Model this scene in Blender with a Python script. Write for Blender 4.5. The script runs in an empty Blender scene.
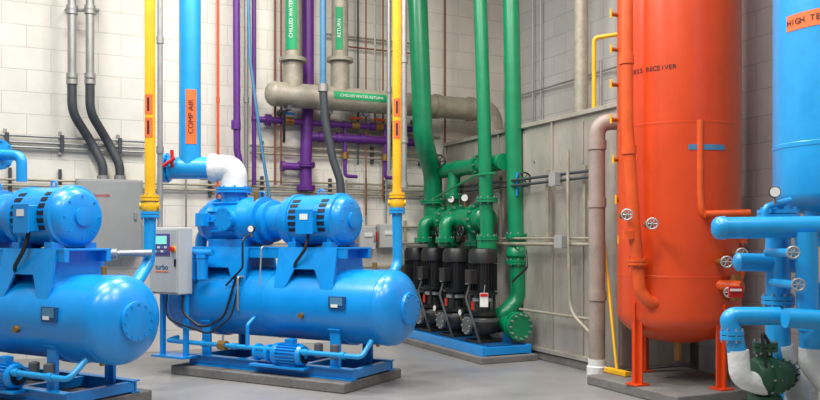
import bpy, math, random
from mathutils import Vector, Matrix
random.seed(3)
PI=math.pi
scene=bpy.context.scene
try:
    scene.view_settings.view_transform='Standard'
except Exception: pass

# ---------------------------------------------------------------- materials
def srgb(c):
    o=[]
    for v in c:
        v=v/255.0
        o.append(v/12.92 if v<=0.04045 else ((v+0.055)/1.055)**2.4)
    return (o[0],o[1],o[2],1)
def mat(name,rgb,rough=0.35,metal=0.0,var=0.12,scale=6.0,bump=0.0,coat=0.0,stretch=None,dirt=0.0):
    m=bpy.data.materials.new(name); m.use_nodes=True
    nt=m.node_tree; b=nt.nodes['Principled BSDF']
    c=srgb(rgb)
    tc=nt.nodes.new('ShaderNodeTexCoord')
    mp=nt.nodes.new('ShaderNodeMapping'); nt.links.new(tc.outputs['Object'],mp.inputs['Vector'])
    if stretch: mp.inputs['Scale'].default_value=stretch
    n=nt.nodes.new('ShaderNodeTexNoise'); n.inputs['Scale'].default_value=scale; n.inputs['Detail'].default_value=7; n.inputs['Roughness'].default_value=0.6
    nt.links.new(mp.outputs['Vector'],n.inputs['Vector'])
    r=nt.nodes.new('ShaderNodeValToRGB')
    r.color_ramp.elements[0].position=0.3; r.color_ramp.elements[1].position=0.7
    r.color_ramp.elements[0].color=(c[0]*(1-var),c[1]*(1-var),c[2]*(1-var),1)
    r.color_ramp.elements[1].color=(min(1,c[0]*(1+var)),min(1,c[1]*(1+var)),min(1,c[2]*(1+var)),1)
    nt.links.new(n.outputs['Fac'],r.inputs['Fac'])
    out=r.outputs['Color']
    if dirt:
        n3=nt.nodes.new('ShaderNodeTexNoise'); n3.inputs['Scale'].default_value=scale*3.1; n3.inputs['Detail'].default_value=9; n3.inputs['Roughness'].default_value=0.75
        nt.links.new(mp.outputs['Vector'],n3.inputs['Vector'])
        r3=nt.nodes.new('ShaderNodeValToRGB'); r3.color_ramp.elements[0].position=0.5; r3.color_ramp.elements[1].position=0.72
        r3.color_ramp.elements[0].color=(0,0,0,1); r3.color_ramp.elements[1].color=(dirt,dirt,dirt,1)
        nt.links.new(n3.outputs['Fac'],r3.inputs['Fac'])
        mx=nt.nodes.new('ShaderNodeMix'); mx.data_type='RGBA'
        nt.links.new(r3.outputs['Color'],mx.inputs[0]); nt.links.new(out,mx.inputs[6]); mx.inputs[7].default_value=(c[0]*.35+.01,c[1]*.33+.01,c[2]*.3+.01,1)
        out=mx.outputs[2]
    nt.links.new(out,b.inputs['Base Color'])
    b.inputs['Metallic'].default_value=metal
    mr=nt.nodes.new('ShaderNodeMapRange'); mr.inputs['To Min'].default_value=max(0.05,rough-.07); mr.inputs['To Max'].default_value=min(1,rough+.1)
    nt.links.new(n.outputs['Fac'],mr.inputs['Value']); nt.links.new(mr.outputs[0],b.inputs['Roughness'])
    if coat: b.inputs['Coat Weight'].default_value=coat; b.inputs['Coat Roughness'].default_value=0.2
    if bump:
        bp=nt.nodes.new('ShaderNodeBump'); bp.inputs['Strength'].default_value=bump; bp.inputs['Distance'].default_value=0.02
        n2=nt.nodes.new('ShaderNodeTexNoise'); n2.inputs['Scale'].default_value=scale*6
        nt.links.new(tc.outputs['Object'],n2.inputs['Vector'])
        nt.links.new(n2.outputs['Fac'],bp.inputs['Height']); nt.links.new(bp.outputs['Normal'],b.inputs['Normal'])
    return m
BLUE=mat('blue_enamel',(4,138,216),0.3,var=0.1,scale=3,coat=0.3,dirt=0.12)
BLUE2=mat('blue_pipe_paint',(22,148,212),0.34,var=0.08,coat=0.2,dirt=0.1)
BLUED=mat('dark_blue_paint',(10,70,120),0.45)  # plain darker blue for nameplate bracket, panel badge and drip plate
GREEN=mat('green_pipe_paint',(0,126,82),0.33,var=0.12,coat=0.3,dirt=0.12)
GREEND=mat('dark_green_pump_paint',(24,74,50),0.5,dirt=0.3)
ORANGE=mat('orange_red_tank_paint',(214,68,16),0.34,var=0.08,scale=2,coat=0.2,dirt=0.12)
ORP=mat('orange_pipe_paint',(222,86,30),0.38,dirt=0.15)
PURP=mat('purple_pipe_paint',(92,38,126),0.42)
YEL=mat('yellow_gas_paint',(234,178,22),0.42,dirt=0.12)
STEEL=mat('aged_steel_pipe',(158,152,136),0.48,metal=0.2,var=0.2,scale=7,dirt=0.35)
GALV=mat('galvanised_conduit',(158,158,155),0.4,metal=0.5)
DKC=mat('dark_flex_conduit',(58,63,68),0.55)
BLACK=mat('black_pump_paint',(27,28,30),0.4)
CAST=mat('grey_cast_iron',(84,86,88),0.5,var=0.2)
BRN=mat('brown_copper_line',(130,80,56),0.5,metal=0.2)
WHITE=mat('white_insulation',(215,217,215),0.6,var=0.06,bump=0.3,scale=4,dirt=0.2)
PANEL=mat('grey_enclosure_paint',(150,152,150),0.45,var=0.05)
PANELL=mat('light_enclosure_paint',(182,184,182),0.4,var=0.04)
DARK=mat('dark_vent',(8,16,28),0.6)
SCRN=mat('display_bezel_purple',(92,76,140),0.3)
REDM=mat('red_handle',(190,24,22),0.4)
PADM=mat('concrete_pad',(112,110,107),0.8,var=0.18,scale=4,bump=0.4,dirt=0.3)
PVC=mat('grey_drain_pipe',(150,138,128),0.48,var=0.16,scale=4,dirt=0.3)
LBLW=mat('label_white',(224,224,218),0.5,var=0.02)
LBLO=mat('label_orange',(232,104,44),0.5,var=0.02)
LBLG=mat('label_green',(0,150,92),0.5,var=0.02)
BRASS=mat('brass_valve',(160,122,66),0.35,metal=0.6)
SILV=mat('cast_silver',(165,168,170),0.35,metal=0.5)
LBLB=mat('nameplate_blue_grey',(74,124,158),0.4)
BRIS=mat('broom_bristle',(176,60,40),0.8)
SST=mat('weathered_stainless',(172,166,156),0.36,metal=0.3,var=0.26,scale=1.8,stretch=(1,1,.28),dirt=0.4)
LCD=bpy.data.materials.new('lit_display'); LCD.use_nodes=True
_b=LCD.node_tree.nodes['Principled BSDF']; _b.inputs['Base Color'].default_value=(.2,.6,.5,1); _b.inputs['Emission Color'].default_value=(.25,.8,.65,1); _b.inputs['Emission Strength'].default_value=0.5

def block_mat(name,c1,c2,mortar,lo=0.86):
    m=bpy.data.materials.new(name); m.use_nodes=True; nt=m.node_tree; b=nt.nodes['Principled BSDF']
    tc=nt.nodes.new('ShaderNodeTexCoord'); sp=nt.nodes.new('ShaderNodeSeparateXYZ'); cb=nt.nodes.new('ShaderNodeCombineXYZ')
    nt.links.new(tc.outputs['Object'],sp.inputs[0]); nt.links.new(sp.outputs['X'],cb.inputs['X']); nt.links.new(sp.outputs['Z'],cb.inputs['Y'])
    br=nt.nodes.new('ShaderNodeTexBrick'); nt.links.new(cb.outputs[0],br.inputs['Vector'])
    br.inputs['Scale'].default_value=1; br.inputs['Brick Width'].default_value=0.56; br.inputs['Row Height'].default_value=0.28
    br.inputs['Mortar Size'].default_value=0.006; br.inputs['Mortar Smooth'].default_value=0.5
    br.inputs['Color1'].default_value=srgb(c1); br.inputs['Color2'].default_value=srgb(c2); br.inputs['Mortar'].default_value=srgb(mortar)
    n=nt.nodes.new('ShaderNodeTexNoise'); n.inputs['Scale'].default_value=1.1; n.inputs['Detail'].default_value=9; n.inputs['Roughness'].default_value=0.7
    nt.links.new(cb.outputs[0],n.inputs['Vector'])
    mr=nt.nodes.new('ShaderNodeMapRange'); mr.inputs['From Min'].default_value=.3; mr.inputs['From Max'].default_value=.7; mr.inputs['To Min'].default_value=lo; mr.inputs['To Max'].default_value=1.05
    nt.links.new(n.outputs['Fac'],mr.inputs['Value'])
    mx=nt.nodes.new('ShaderNodeVectorMath'); mx.operation='SCALE'
    nt.links.new(br.outputs['Color'],mx.inputs[0]); nt.links.new(mr.outputs[0],mx.inputs['Scale'])
    nt.links.new(mx.outputs[0],b.inputs['Base Color'])
    b.inputs['Roughness'].default_value=0.6
    bp=nt.nodes.new('ShaderNodeBump'); bp.inputs['Strength'].default_value=0.4; bp.inputs['Distance'].default_value=0.01; bp.invert=True
    nt.links.new(br.outputs['Fac'],bp.inputs['Height']); nt.links.new(bp.outputs['Normal'],b.inputs['Normal'])
    return m
BLOCK=block_mat('painted_block_white',(226,222,211),(221,217,206),(198,194,183))
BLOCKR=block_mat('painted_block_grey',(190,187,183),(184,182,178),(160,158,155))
FLOORM=mat('sealed_concrete_floor',(136,135,135),0.3,var=0.2,scale=0.8,dirt=0.3)
CEIL=mat('ceiling_paint',(170,170,168),0.8)

# ---------------------------------------------------------------- mesh helpers
class Group:
    def __init__(s,name,loc=(0,0,0),rz=0,local=False,sc=1.0):
        e=bpy.data.objects.new(name,None); scene.collection.objects.link(e)
        e.empty_display_size=0.1
        e.location=loc; e.rotation_euler=(0,0,rz); e.scale=(sc,sc,sc); s.e=e; s.local=local
        s.M=Matrix.Translation(Vector(loc))@Matrix.Rotation(rz,4,'Z'); s.Mi=s.M.inverted(); s.n=0
    def tr(s,v):
        v=Vector(v)
        return v if s.local else s.Mi@v
def mk(g,name,verts,faces,m,smooth=True,bev=0):
    me=bpy.data.meshes.new(name)
    me.from_pydata([tuple(g.tr(v)) for v in verts],[],faces)
    me.materials.append(m)
    me.validate(); me.update()
    if smooth:
        for p in me.polygons: p.use_smooth=True
        me.set_sharp_from_angle(angle=math.radians(38))
    o=bpy.data.objects.new(name,me); scene.collection.objects.link(o); o.parent=g.e
    if bev:
        b=o.modifiers.new('bevel','BEVEL'); b.width=bev; b.segments=2; b.limit_method='ANGLE'
    return o
def frame(ax):
    w=Vector(ax).normalized()
    t=Vector((0,0,1)) if abs(w.z)<0.9 else Vector((1,0,0))
    u=t.cross(w).normalized(); v=w.cross(u).normalized()
    return u,v,w
def lathe(g,name,prof,org,ax,m,seg=32):
    u,v,w=frame(ax); org=Vector(org); V=[];F=[]
    for h,r in prof:
        r=max(r,1e-4)
        for i in range(seg):
            a=2*PI*i/seg
            V.append(org+w*h+u*(r*math.cos(a))+v*(r*math.sin(a)))
    for j in range(len(prof)-1):
        for i in range(seg):
            a=j*seg+i; b=j*seg+(i+1)%seg
            F.append((a,b,b+seg,a+seg))
    F.append(tuple(reversed(range(seg)))); F.append(tuple((len(prof)-1)*seg+i for i in range(seg)))
    return mk(g,name,V,F,m)
def cyl(g,name,p0,p1,r,m,seg=20,r2=None):
    p0=Vector(p0);p1=Vector(p1); L=(p1-p0).length
    return lathe(g,name,[(0,r),(L,r if r2 is None else r2)],p0,p1-p0,m,seg)
def fillet(pts,R):
    pts=[Vector(p) for p in pts]; out=[pts[0]]
    for i in range(1,len(pts)-1):
        a,b,c=pts[i-1],pts[i],pts[i+1]
        d1=(a-b);d2=(c-b);l1=d1.length;l2=d2.length;d1.normalize();d2.normalize()
        ang=d1.angle(d2,PI)
        if ang>PI-0.02: out.append(b);continue
        t=min(R/math.tan(ang/2),l1*0.49,l2*0.49)
        p=b+d1*t;q=b+d2*t
        for k in range(9):
            s=k/8.0
            out.append(p*(1-s)**2+b*(2*s*(1-s))+q*s*s)
    out.append(pts[-1]); return out
def tube(g,name,pts,r,m,R=None,seg=16):
    P=fillet(pts,R if R is not None else r*3); V=[];F=[]
    n=len(P); T=[]
    for i in range(n):
        d=(P[min(i+1,n-1)]-P[max(i-1,0)]); T.append(d.normalized())
    u,v,w=frame(T[0])
    for i in range(n):
        if i>0:
            q=T[i-1].rotation_difference(T[i]); u=(q@u).normalized(); 
        vv=T[i].cross(u).normalized()
        for k in range(seg):
            a=2*PI*k/seg
            V.append(P[i]+u*(r*math.cos(a))+vv*(r*math.sin(a)))
    for j in range(n-1):
        for i in range(seg):
            a=j*seg+i;b=j*seg+(i+1)%seg
            F.append((a,b,b+seg,a+seg))
    F.append(tuple(reversed(range(seg))));F.append(tuple((n-1)*seg+i for i in range(seg)))
    return mk(g,name,V,F,m)
def box(g,name,c,s,m,rz=0,bev=0.006,rot=None):
    R=Matrix.Rotation(rz,3,'Z') if rot is None else rot
    c=Vector(c);V=[]
    for x in(-.5,.5):
        for y in(-.5,.5):
            for z in(-.5,.5):
                V.append(c+R@Vector((x*s[0],y*s[1],z*s[2])))
    F=[(0,1,3,2),(4,6,7,5),(0,4,5,1),(2,3,7,6),(0,2,6,4),(1,5,7,3)]
    return mk(g,name,V,F,m,smooth=False,bev=bev)
def prism(g,name,poly,ax0,ax1,m,bev=0.004):
    n=len(poly);V=[Vector(p)+Vector(ax0) for p in poly]+[Vector(p)+Vector(ax1) for p in poly]
    F=[tuple(range(n)),tuple(reversed(range(n,2*n)))]
    for i in range(n): F.append((i,(i+1)%n,n+(i+1)%n,n+i))
    return mk(g,name,V,F,m,smooth=False,bev=bev)
def bolts(g,name,org,ax,R,n,r,h,m):
    u,v,w=frame(ax);org=Vector(org);V=[];F=[]
    for k in range(n):
        a=2*PI*k/n;c=org+u*(R*math.cos(a))+v*(R*math.sin(a));b0=len(V)
        for hh in(0,h):
            for i in range(6):
                t=2*PI*i/6;V.append(c+w*hh+u*(r*math.cos(t))+v*(r*math.sin(t)))
        for i in range(6): F.append((b0+i,b0+(i+1)%6,b0+6+(i+1)%6,b0+6+i))
        F.append(tuple(b0+6+i for i in range(6)));F.append(tuple(b0+5-i for i in range(6)))
    mk(g,name,V,F,m,smooth=False)
def flange(g,org,ax,r,m,th=0.03,k=1.65,nb=8,bm=None):
    ax=Vector(ax).normalized();org=Vector(org)
    lathe(g,'flange_ring',[(-th,r*k),(-0.003,r*k)],org,ax,m,28)
    lathe(g,'flange_mate',[(0.003,r*k),(th,r*k)],org,ax,m,28)
    bolts(g,'flange_bolts',org-ax*(th*1.6),ax,r*(1+k)/2+0.004,nb,max(0.007,r*0.11),th*3.2,bm or SILV)
def wheel(g,org,ax,R,m,stem=0.12,t=0.012):
    u,v,w=frame(ax);org=Vector(org);V=[];F=[];A=24;B=8
    c=org+w*stem
    for i in range(A):
        a=2*PI*i/A;d=u*math.cos(a)+v*math.sin(a)
        for j in range(B):
            b=2*PI*j/B;V.append(c+d*(R+t*math.cos(b))+w*(t*math.sin(b)))
    for i in range(A):
        for j in range(B):
            F.append((i*B+j,((i+1)%A)*B+j,((i+1)%A)*B+(j+1)%B,i*B+(j+1)%B))
    mk(g,'handwheel_rim',V,F,m)
    for k in range(3):
        a=PI*k/3;d=u*math.cos(a)+v*math.sin(a)
        cyl(g,'handwheel_spoke',c-d*R,c+d*R,t*0.7,m,8)
    cyl(g,'valve_stem',org,c+w*0.02,t*0.9,m,10)
def gauge(g,c,ax,R=.05):
    c=Vector(c);ax=Vector(ax).normalized()
    lathe(g,'gauge_case',[(-.03,R),(.0,R),(.002,R*.92)],c,ax,BLACK,20)
    lathe(g,'gauge_face',[(0,R*.85),(.004,R*.85)],c,ax,LBLW,20)
    cyl(g,'gauge_stem',c-Vector((0,0,R))-ax*.015,c-Vector((0,0,R*2.2))-ax*.015,R*.2,BRASS,8)
def fins(g,name,org,ax,r0,r1,h0,h1,n,m,th=0.006):
    u,v,w=frame(ax);org=Vector(org);V=[];F=[]
    for k in range(n):
        a=2*PI*k/n;d=u*math.cos(a)+v*math.sin(a);e=w.cross(d);b=len(V)
        for rr in(r0,r1):
            for hh in(h0,h1):
                for s in(-th/2,th/2):
                    V.append(org+d*rr+w*hh+e*s)
        for f in[(0,1,3,2),(4,6,7,5),(0,4,5,1),(2,3,7,6),(0,2,6,4),(1,5,7,3)]: F.append(tuple(b+i for i in f))
    mk(g,name,V,F,m,smooth=False)
def arcplate(g,name,org,ax,r,h0,h1,dirv,half,m,th=0.003):
    w=Vector(ax).normalized();d=Vector(dirv);d=(d-w*d.dot(w)).normalized();e=w.cross(d);org=Vector(org);V=[];F=[];N=10
    for i in range(N+1):
        a=-half+2*half*i/N;q=d*math.cos(a)+e*math.sin(a)
        V+= [org+w*h0+q*r,org+w*h1+q*r,org+w*h0+q*(r+th),org+w*h1+q*(r+th)]
    for i in range(N):
        b=i*4;c=b+4
        F+=[(b+2,b+3,c+3,c+2),(b,c,c+1,b+1),(b,b+2,c+2,c),(b+1,c+1,c+3,b+3)]
    F+=[(0,1,3,2),(N*4,N*4+2,N*4+3,N*4+1)]
    mk(g,name,V,F,m)
def text(g,name,s,loc,size,R,m,align='CENTER'):
    cu=bpy.data.curves.new(name,'FONT');cu.body=s;cu.size=size;cu.extrude=0.0008;cu.align_x=align;cu.align_y='CENTER'
    cu.materials.append(m);o=bpy.data.objects.new(name,cu);scene.collection.objects.link(o);o.parent=g.e
    Mw=Matrix.Translation(Vector(loc))@R.to_4x4()
    o.matrix_basis= Mw if g.local else g.Mi@Mw
def RT(xdir,up):
    x=Vector(xdir).normalized();y=Vector(up);y=(y-x*y.dot(x)).normalized();z=x.cross(y)
    return Matrix((x,y,z)).transposed()
def curved_text(g,s,org,r,z,a0,size,step,m):
    for i,ch in enumerate(s):
        if ch==' ':continue
        a=a0+i*step/r
        d=Vector((math.sin(a),-math.cos(a),0));x=Vector((math.cos(a),math.sin(a),0))
        p=Vector((org[0],org[1],z))+d*(r+0.004)
        text(g,'label_letter',ch,p,size,RT(x,(0,0,1)),m)

# ---------------------------------------------------------------- survey helpers (metres; eye height 1.5, room yaw 25 deg)
H=1.5;FPX=800.0;TH=math.atan(0.467)
U=Vector((math.cos(TH),math.sin(TH),0));Vd=Vector((math.sin(TH),-math.cos(TH),0))
def S(px,py,d): return Vector(((px-410)/FPX*d,d,H+(240-py)/FPX*d))
def bwd(px,off): return (12.3-1.104*off)/(1-0.467*(px-410)/FPX)
def BW(px,py,off): return S(px,py,bwd(px,off))
def BWz(px,z,off):
    d=bwd(px,off);return Vector(((px-410)/FPX*d,d,z))
def rwd(px,off): return (6.9-off)/(0.906*(px-410)/FPX+0.424)
def RW(px,py,off): return S(px,py,rwd(px,off))
def RWz(px,z,off):
    d=rwd(px,off);return Vector(((px-410)/FPX*d,d,z))
UP=Vector((0,0,1));TOP=5.9

# ---------------------------------------------------------------- room
C=Vector((1.526,13.01,0))
def slab(name,x0,x1,y0,y1,z0,z1,m,rz,org):
    V=[(x,y,z) for x in(x0,x1) for y in(y0,y1) for z in(z0,z1)]
    F=[(0,1,3,2),(4,6,7,5),(0,4,5,1),(2,3,7,6),(0,2,6,4),(1,5,7,3)]
    me=bpy.data.meshes.new(name);me.from_pydata(V,[],F);me.materials.append(m);me.update()
    import bmesh
    bm=bmesh.new();bm.from_mesh(me);bmesh.ops.recalc_face_normals(bm,faces=bm.faces);bm.to_mesh(me);bm.free()
    o=bpy.data.objects.new(name,me);scene.collection.objects.link(o);o.location=org;o.rotation_euler=(0,0,rz);return o
slab('floor',-11.2,0.2,-14.5,0.2,-0.12,0,FLOORM,TH,C)
slab('ceiling',-11.2,0.2,-14.5,0.2,6.6,6.7,CEIL,TH,C)
slab('wall_back',-11.2,0.0,0,0.2,0,6.6,BLOCK,TH,C)
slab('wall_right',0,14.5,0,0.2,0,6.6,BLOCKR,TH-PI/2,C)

# ---------------------------------------------------------------- compressors
def compressor(ax,ay):
    g=Group('rotary_screw_compressor',(ax,ay,0),math.radians(-30),True)
    Z=0.81;r=0.385;E=-.07
    box(g,'concrete_pad',(-1.68,0,0.05),(2.35,1.1,0.1),PADM,bev=0.012)
    for y in(-.36,.36):
        box(g,'skid_rail_web',(-1.63,y,0.155),(2.25,0.02,0.11),BLUE,bev=0.003)
        box(g,'skid_rail_flange',(-1.63,y,0.21),(2.25,0.09,0.014),BLUE,bev=0.003)
        box(g,'skid_rail_foot',(-1.63,y,0.108),(2.25,0.09,0.014),BLUE,bev=0.003)
    for x in(-.55,-1.2,-2.0,-2.7):
        box(g,'skid_cross_member',(x,0,0.16),(0.07,0.70,0.09),BLUE,bev=0.004)
    for x in(-.78,-2.55):
        for y in(-.3,.3):
            box(g,'tank_leg',(x,y,0.40),(0.12,0.035,0.44),BLUE,bev=0.004)
            box(g,'tank_leg_rib',(x,y*0.93,0.40),(0.02,0.07,0.44),BLUE,bev=0.003)
        arcplate(g,'tank_saddle',(x-0.07,0,Z),(1,0,0),r+0.002,0,0.14,(0,0,-1),1.0,BLUE,0.02)
    prof=[];D=0.21
    for k in range(9):
        t=k/8*PI/2;prof.append((-D*math.cos(t),r*math.sin(t)))
    L=3.3-2*D+E
    prof+=[(0.02,r),(0.022,r+0.004),(0.045,r+0.004),(0.047,r),(L*.5,r),(L*.5+.002,r+.003),(L*.5+.02,r+.003),(L*.5+.022,r),(L-0.047,r),(L-0.045,r+0.004),(L-0.022,r+0.004),(L-0.02,r)]
    for k in range(9):
        t=k/8*PI/2;prof.append((L+D*math.sin(t),r*math.cos(t)))
    lathe(g,'separator_tank',prof,(-3.3+D,0,Z),(1,0,0),BLUE,64)
    lathe(g,'tank_end_cover',[(-0.05,0.17),(0.01,0.17),(0.012,0.165)],(E,0,Z),(1,0,0),BLUE,40)
    bolts(g,'tank_cover_bolts',(E+0.008,0,Z),(1,0,0),0.145,12,0.011,0.014,BLUE)
    box(g,'tank_nameplate_bracket',(-.70,-r-.005,Z+0.06),(0.20,0.03,0.13),BLUED,bev=0.004)
    box(g,'tank_nameplate',(-.70,-r-.023,Z+0.075),(0.15,0.006,0.08),LBLB,bev=0)
    box(g,'tank_data_tag',(-.72,-r-.027,Z+0.03),(0.08,0.006,0.03),LBLW,bev=0)
    # platform
    for y in(-.22,.22):
        box(g,'platform_channel',(-1.80,y,1.36),(2.2,0.05,0.11),BLUE,bev=0.006)
    box(g,'platform_deck',(-1.80,0,1.415),(2.2,0.5,0.02),BLUE,bev=0.004)
    for x in(-.85,-1.48,-2.05,-2.75):
        prism(g,'platform_gusset',[(x,-.25,1.4),(x,.25,1.4),(x,.33,1.02),(x,-.33,1.02)],(-.012,0,0),(.012,0,0),BLUE)
    for q0,q1 in((-.80,-1.55),(-1.98,-2.85)):
        s=(q0-q1)
        prism(g,'platform_side_plate',[(q0,-.245,1.42),(q1,-.245,1.42),(q1,-.33,1.0),(q1+.14,-.33,1.0),(q1+.24,-.30,1.2),(q0-.24,-.30,1.2),(q0-.14,-.33,1.0),(q0,-.33,1.0)],(0,-.008,0),(0,.012,0),BLUE)
    # motor
    mz=1.71;M=-.78
    lathe(g,'drive_motor',[(0,0.08),(0.005,0.20),(0.03,0.235),(0.09,0.262),(0.10,0.285),(0.15,0.288),(0.155,0.272),(0.66,0.272),(0.665,0.288),(0.72,0.288),(0.725,0.268),(0.80,0.262),(0.86,0.20),(1.0,0.185),(1.08,0.185)],(M,0,mz),(-1,0,0),BLUE,44)
    lathe(g,'motor_bearing_cap',[(-0.03,0.05),(-0.025,0.085),(0.01,0.085)],(M,0,mz),(-1,0,0),BLUE,24)
    bolts(g,'motor_bell_bolts',(M-.005,0,mz),(1,0,0),0.185,8,0.01,0.014,BLUE)
    for x0,w0 in((M-.17,.09),(M-.54,.10)):
        for a in(-22,-8,6,20,34,48):
            t=math.radians(a)
            arcplate(g,'motor_louvre',(x0,0,mz),(-1,0,0),0.2725,0.0,w0,(0,-math.cos(t),math.sin(t)),0.075,DARK,0.004)
    box(g,'motor_terminal_box',(M-.36,-.27,mz-0.02),(0.20,0.16,0.24),BLUE,bev=0.012)
    box(g,'terminal_box_lid',(M-.36,-.355,mz-0.02),(0.22,0.014,0.26),BLUE,bev=0.006)
    box(g,'terminal_box_plate',(M-.36,-.364,mz+0.03),(0.10,0.004,0.06),LBLW,bev=0)
    tube(g,'motor_power_whip',[(M-.36,-.28,mz-.14),(M-.36,-.33,mz-.3),(M-.5,-.33,1.25),(M-.6,-.2,1.15)],.018,BLACK,.12,10)
    for x in(M-.16,M-.62):
        for y in(-.17,.17):
            box(g,'motor_foot',(x,y,1.45),(0.11,0.13,0.06),BLUE,bev=0.006)
        box(g,'motor_foot_web',(x,0,1.5),(0.05,0.4,0.12),BLUE,bev=0.006)
    # coupling housing + airend
    lathe(g,'coupling_housing',[(0,0.18),(0.02,0.235),(0.05,0.235),(0.06,0.21),(0.12,0.21),(0.13,0.27),(0.17,0.27)],(-1.80,0,mz),(-1,0,0),BLUE,36)
    bolts(g,'coupling_bolts',(-1.84,0,mz),(1,0,0),0.215,10,0.011,0.02,BLUE)
    lathe(g,'airend_casting',[(0,0.27),(0.02,0.25),(0.12,0.245),(0.2,0.275),(0.24,0.275),(0.26,0.25),(0.62,0.24),(0.66,0.275),(0.72,0.275),(0.74,0.23),(0.86,0.2),(0.9,0.12),(0.94,0.10)],(-1.95,0,mz),(-1,0,0),BLUE,40)
    bolts(g,'airend_bolts',(-2.15,0,mz),(1,0,0),0.258,12,0.011,0.02,BLUE)
    fins(g,'airend_ribs',(-2.22,0,mz),(-1,0,0),0.22,0.272,0,0.4,14,BLUE,0.014)
    box(g,'airend_foot',(-2.35,0,1.46),(0.55,0.42,0.1),BLUE,bev=0.01)
    cyl(g,'suction_valve_body',(-2.42,0,mz+.18),(-2.42,0,mz+.36),0.15,BLUE,28)
    flange(g,(-2.42,0,mz+.36),(0,0,1),0.125,BLUE,bm=BLUE)
    cyl(g,'side_port',(-2.25,-.2,mz+.02),(-2.25,-.34,mz+.02),0.10,BLUE,24)
    lathe(g,'side_port_cover',[(0,0.13),(0.03,0.13)],(-2.25,-.34,mz+.02),(0,-1,0),BLUE,24)
    bolts(g,'side_port_bolts',(-2.25,-.37,mz+.02),(0,-1,0),0.11,8,0.01,0.012,BLUE)
    cyl(g,'solenoid_valve',(-2.0,-.1,mz+.22),(-2.0,-.1,mz+.33),0.03,BRASS,12)
    box(g,'junction_box',(-2.62,-.30,mz+.02),(.13,.1,.15),BLUE,bev=.006)
    for x in(M-.4,-2.0,-2.65):
        tube(g,'lifting_eye',[(x-.035,0,mz+.25),(x-.035,0,mz+.33),(x+.035,0,mz+.33),(x+.035,0,mz+.25)],0.009,BLUE,0.03,8)
    tube(g,'discharge_pipe',[(-2.7,0.1,mz-.1),(-3.02,0.1,mz-.1),(-3.02,0.05,Z+.3)],0.07,BLUE,0.14,20)
    flange(g,(-3.02,.06,1.3),(0,0,1),0.07,BLUE,bm=BLUE)
    for x in(-2.5,-2.68):
        lathe(g,'oil_filter',[(0,0.045),(0.015,0.06),(0.24,0.06),(0.25,0.07),(0.29,0.07)],(x,-.42,1.05),(0,0,1),BLUE,24)
    cyl(g,'filter_header',(-2.35,-.42,1.36),(-2.8,-.42,1.36),0.035,BLUE,16)
    # oil line
    tube(g,'oil_line',[(-3.0,-.3,0.38),(-3.0,-.47,0.36),(-.35,-.47,0.36),(-.35,-.3,0.5)],0.026,BLUE2,0.06,12)
    tube(g,'oil_line',[(-1.8,-.47,0.36),(-1.8,-.47,0.6),(-1.8,-.3,0.7)],0.022,BLUE,0.05,12)
    for x in(-.55,-1.0,-1.95,-2.4):
        lathe(g,'oil_line_union',[(0,.036),(.06,.036)],(x,-.47,.36),(-1,0,0),BLUE2,12)
    lathe(g,'oil_line_valve',[(0,.05),(.1,.05)],(-2.1,-.47,.36),(-1,0,0),BRASS,16)
    cyl(g,'oil_valve_stem',(-2.15,-.47,.38),(-2.15,-.47,.47),.012,SILV,8)
    for x in(-.75,-.95): lathe(g,'oil_strainer',[(0,.03),(.01,.045),(.14,.045),(.15,.02)],(x,-.36,.30),(0,0,1),CAST,16)
    oz=0.315
    lathe(g,'oil_pump_motor',[(0,.06),(.01,.1),(.05,.112),(.06,.105),(.32,.105),(.33,.115),(.37,.112),(.38,.06),(.43,.05)],(-1.08,-.42,oz),(-1,0,0),BLUE,28)
    fins(g,'oil_pump_motor_fins',(-1.14,-.42,oz),(-1,0,0),.1,.122,0,.25,22,BLUE,.006)
    lathe(g,'oil_pump_body',[(0,.05),(.01,.09),(.05,.09),(.06,.07),(.16,.07),(.17,.09),(.2,.09)],(-1.51,-.42,oz),(-1,0,0),BLUE,24)
    box(g,'oil_pump_base',(-1.38,-.42,0.19),(.72,.2,.025),BLUE,bev=.004)
    box(g,'oil_pump_foot',(-1.26,-.42,0.21),(.2,.14,.08),BLUE,bev=.004)
    box(g,'oil_pump_terminal_box',(-1.26,-.42,oz+.13),(.1,.09,.07),BLUE,bev=.006)
    lathe(g,'oil_pump_fan_grill',[(0,.075),(.012,.075)],(-1.082,-.42,oz),(1,0,0),DARK,24)
    lathe(g,'oil_pump_fan_hub',[(0,.03),(.018,.03)],(-1.082,-.42,oz),(1,0,0),BLUE,24)
    # control panel
    px,py_=-2.84,-.56
    box(g,'control_panel_box',(px,py_,1.27),(0.46,0.2,0.74),PANELL,bev=.012)
    box(g,'control_panel_door',(px,py_-.107,1.27),(0.42,0.014,0.70),PANELL,bev=.006)
    box(g,'control_panel_bezel',(px-.03,py_-.118,1.45),(0.27,0.012,0.24),SCRN,bev=.004)
    box(g,'control_panel_display',(px-.03,py_-.126,1.50),(0.19,0.006,0.09),LCD,bev=0)
    for i in range(4):
        for j in range(2):
            box(g,'control_panel_key',(px-.11+i*.053,py_-.127,1.42-j*.045),(.035,.008,.025),LBLW if (i+j)%2 else LBLB,bev=0)
    cyl(g,'emergency_stop_ring',(px+.16,py_-.11,1.40),(px+.16,py_-.125,1.40),.038,YEL,16)
    cyl(g,'emergency_stop',(px+.16,py_-.11,1.40),(px+.16,py_-.16,1.40),.026,REDM,16)
    text(g,'control_panel_badge','turbo',(px-.02,py_-.117,1.20),.085,RT((1,0,0),(0,0,1)),BLUED)
    box(g,'control_panel_badge_line',(px-.02,py_-.116,1.15),(.2,.004,.012),LBLO,bev=0)
    box(g,'control_panel_latch',(px+.19,py_-.12,1.25),(.02,.02,.08),BLACK,bev=0)
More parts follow.
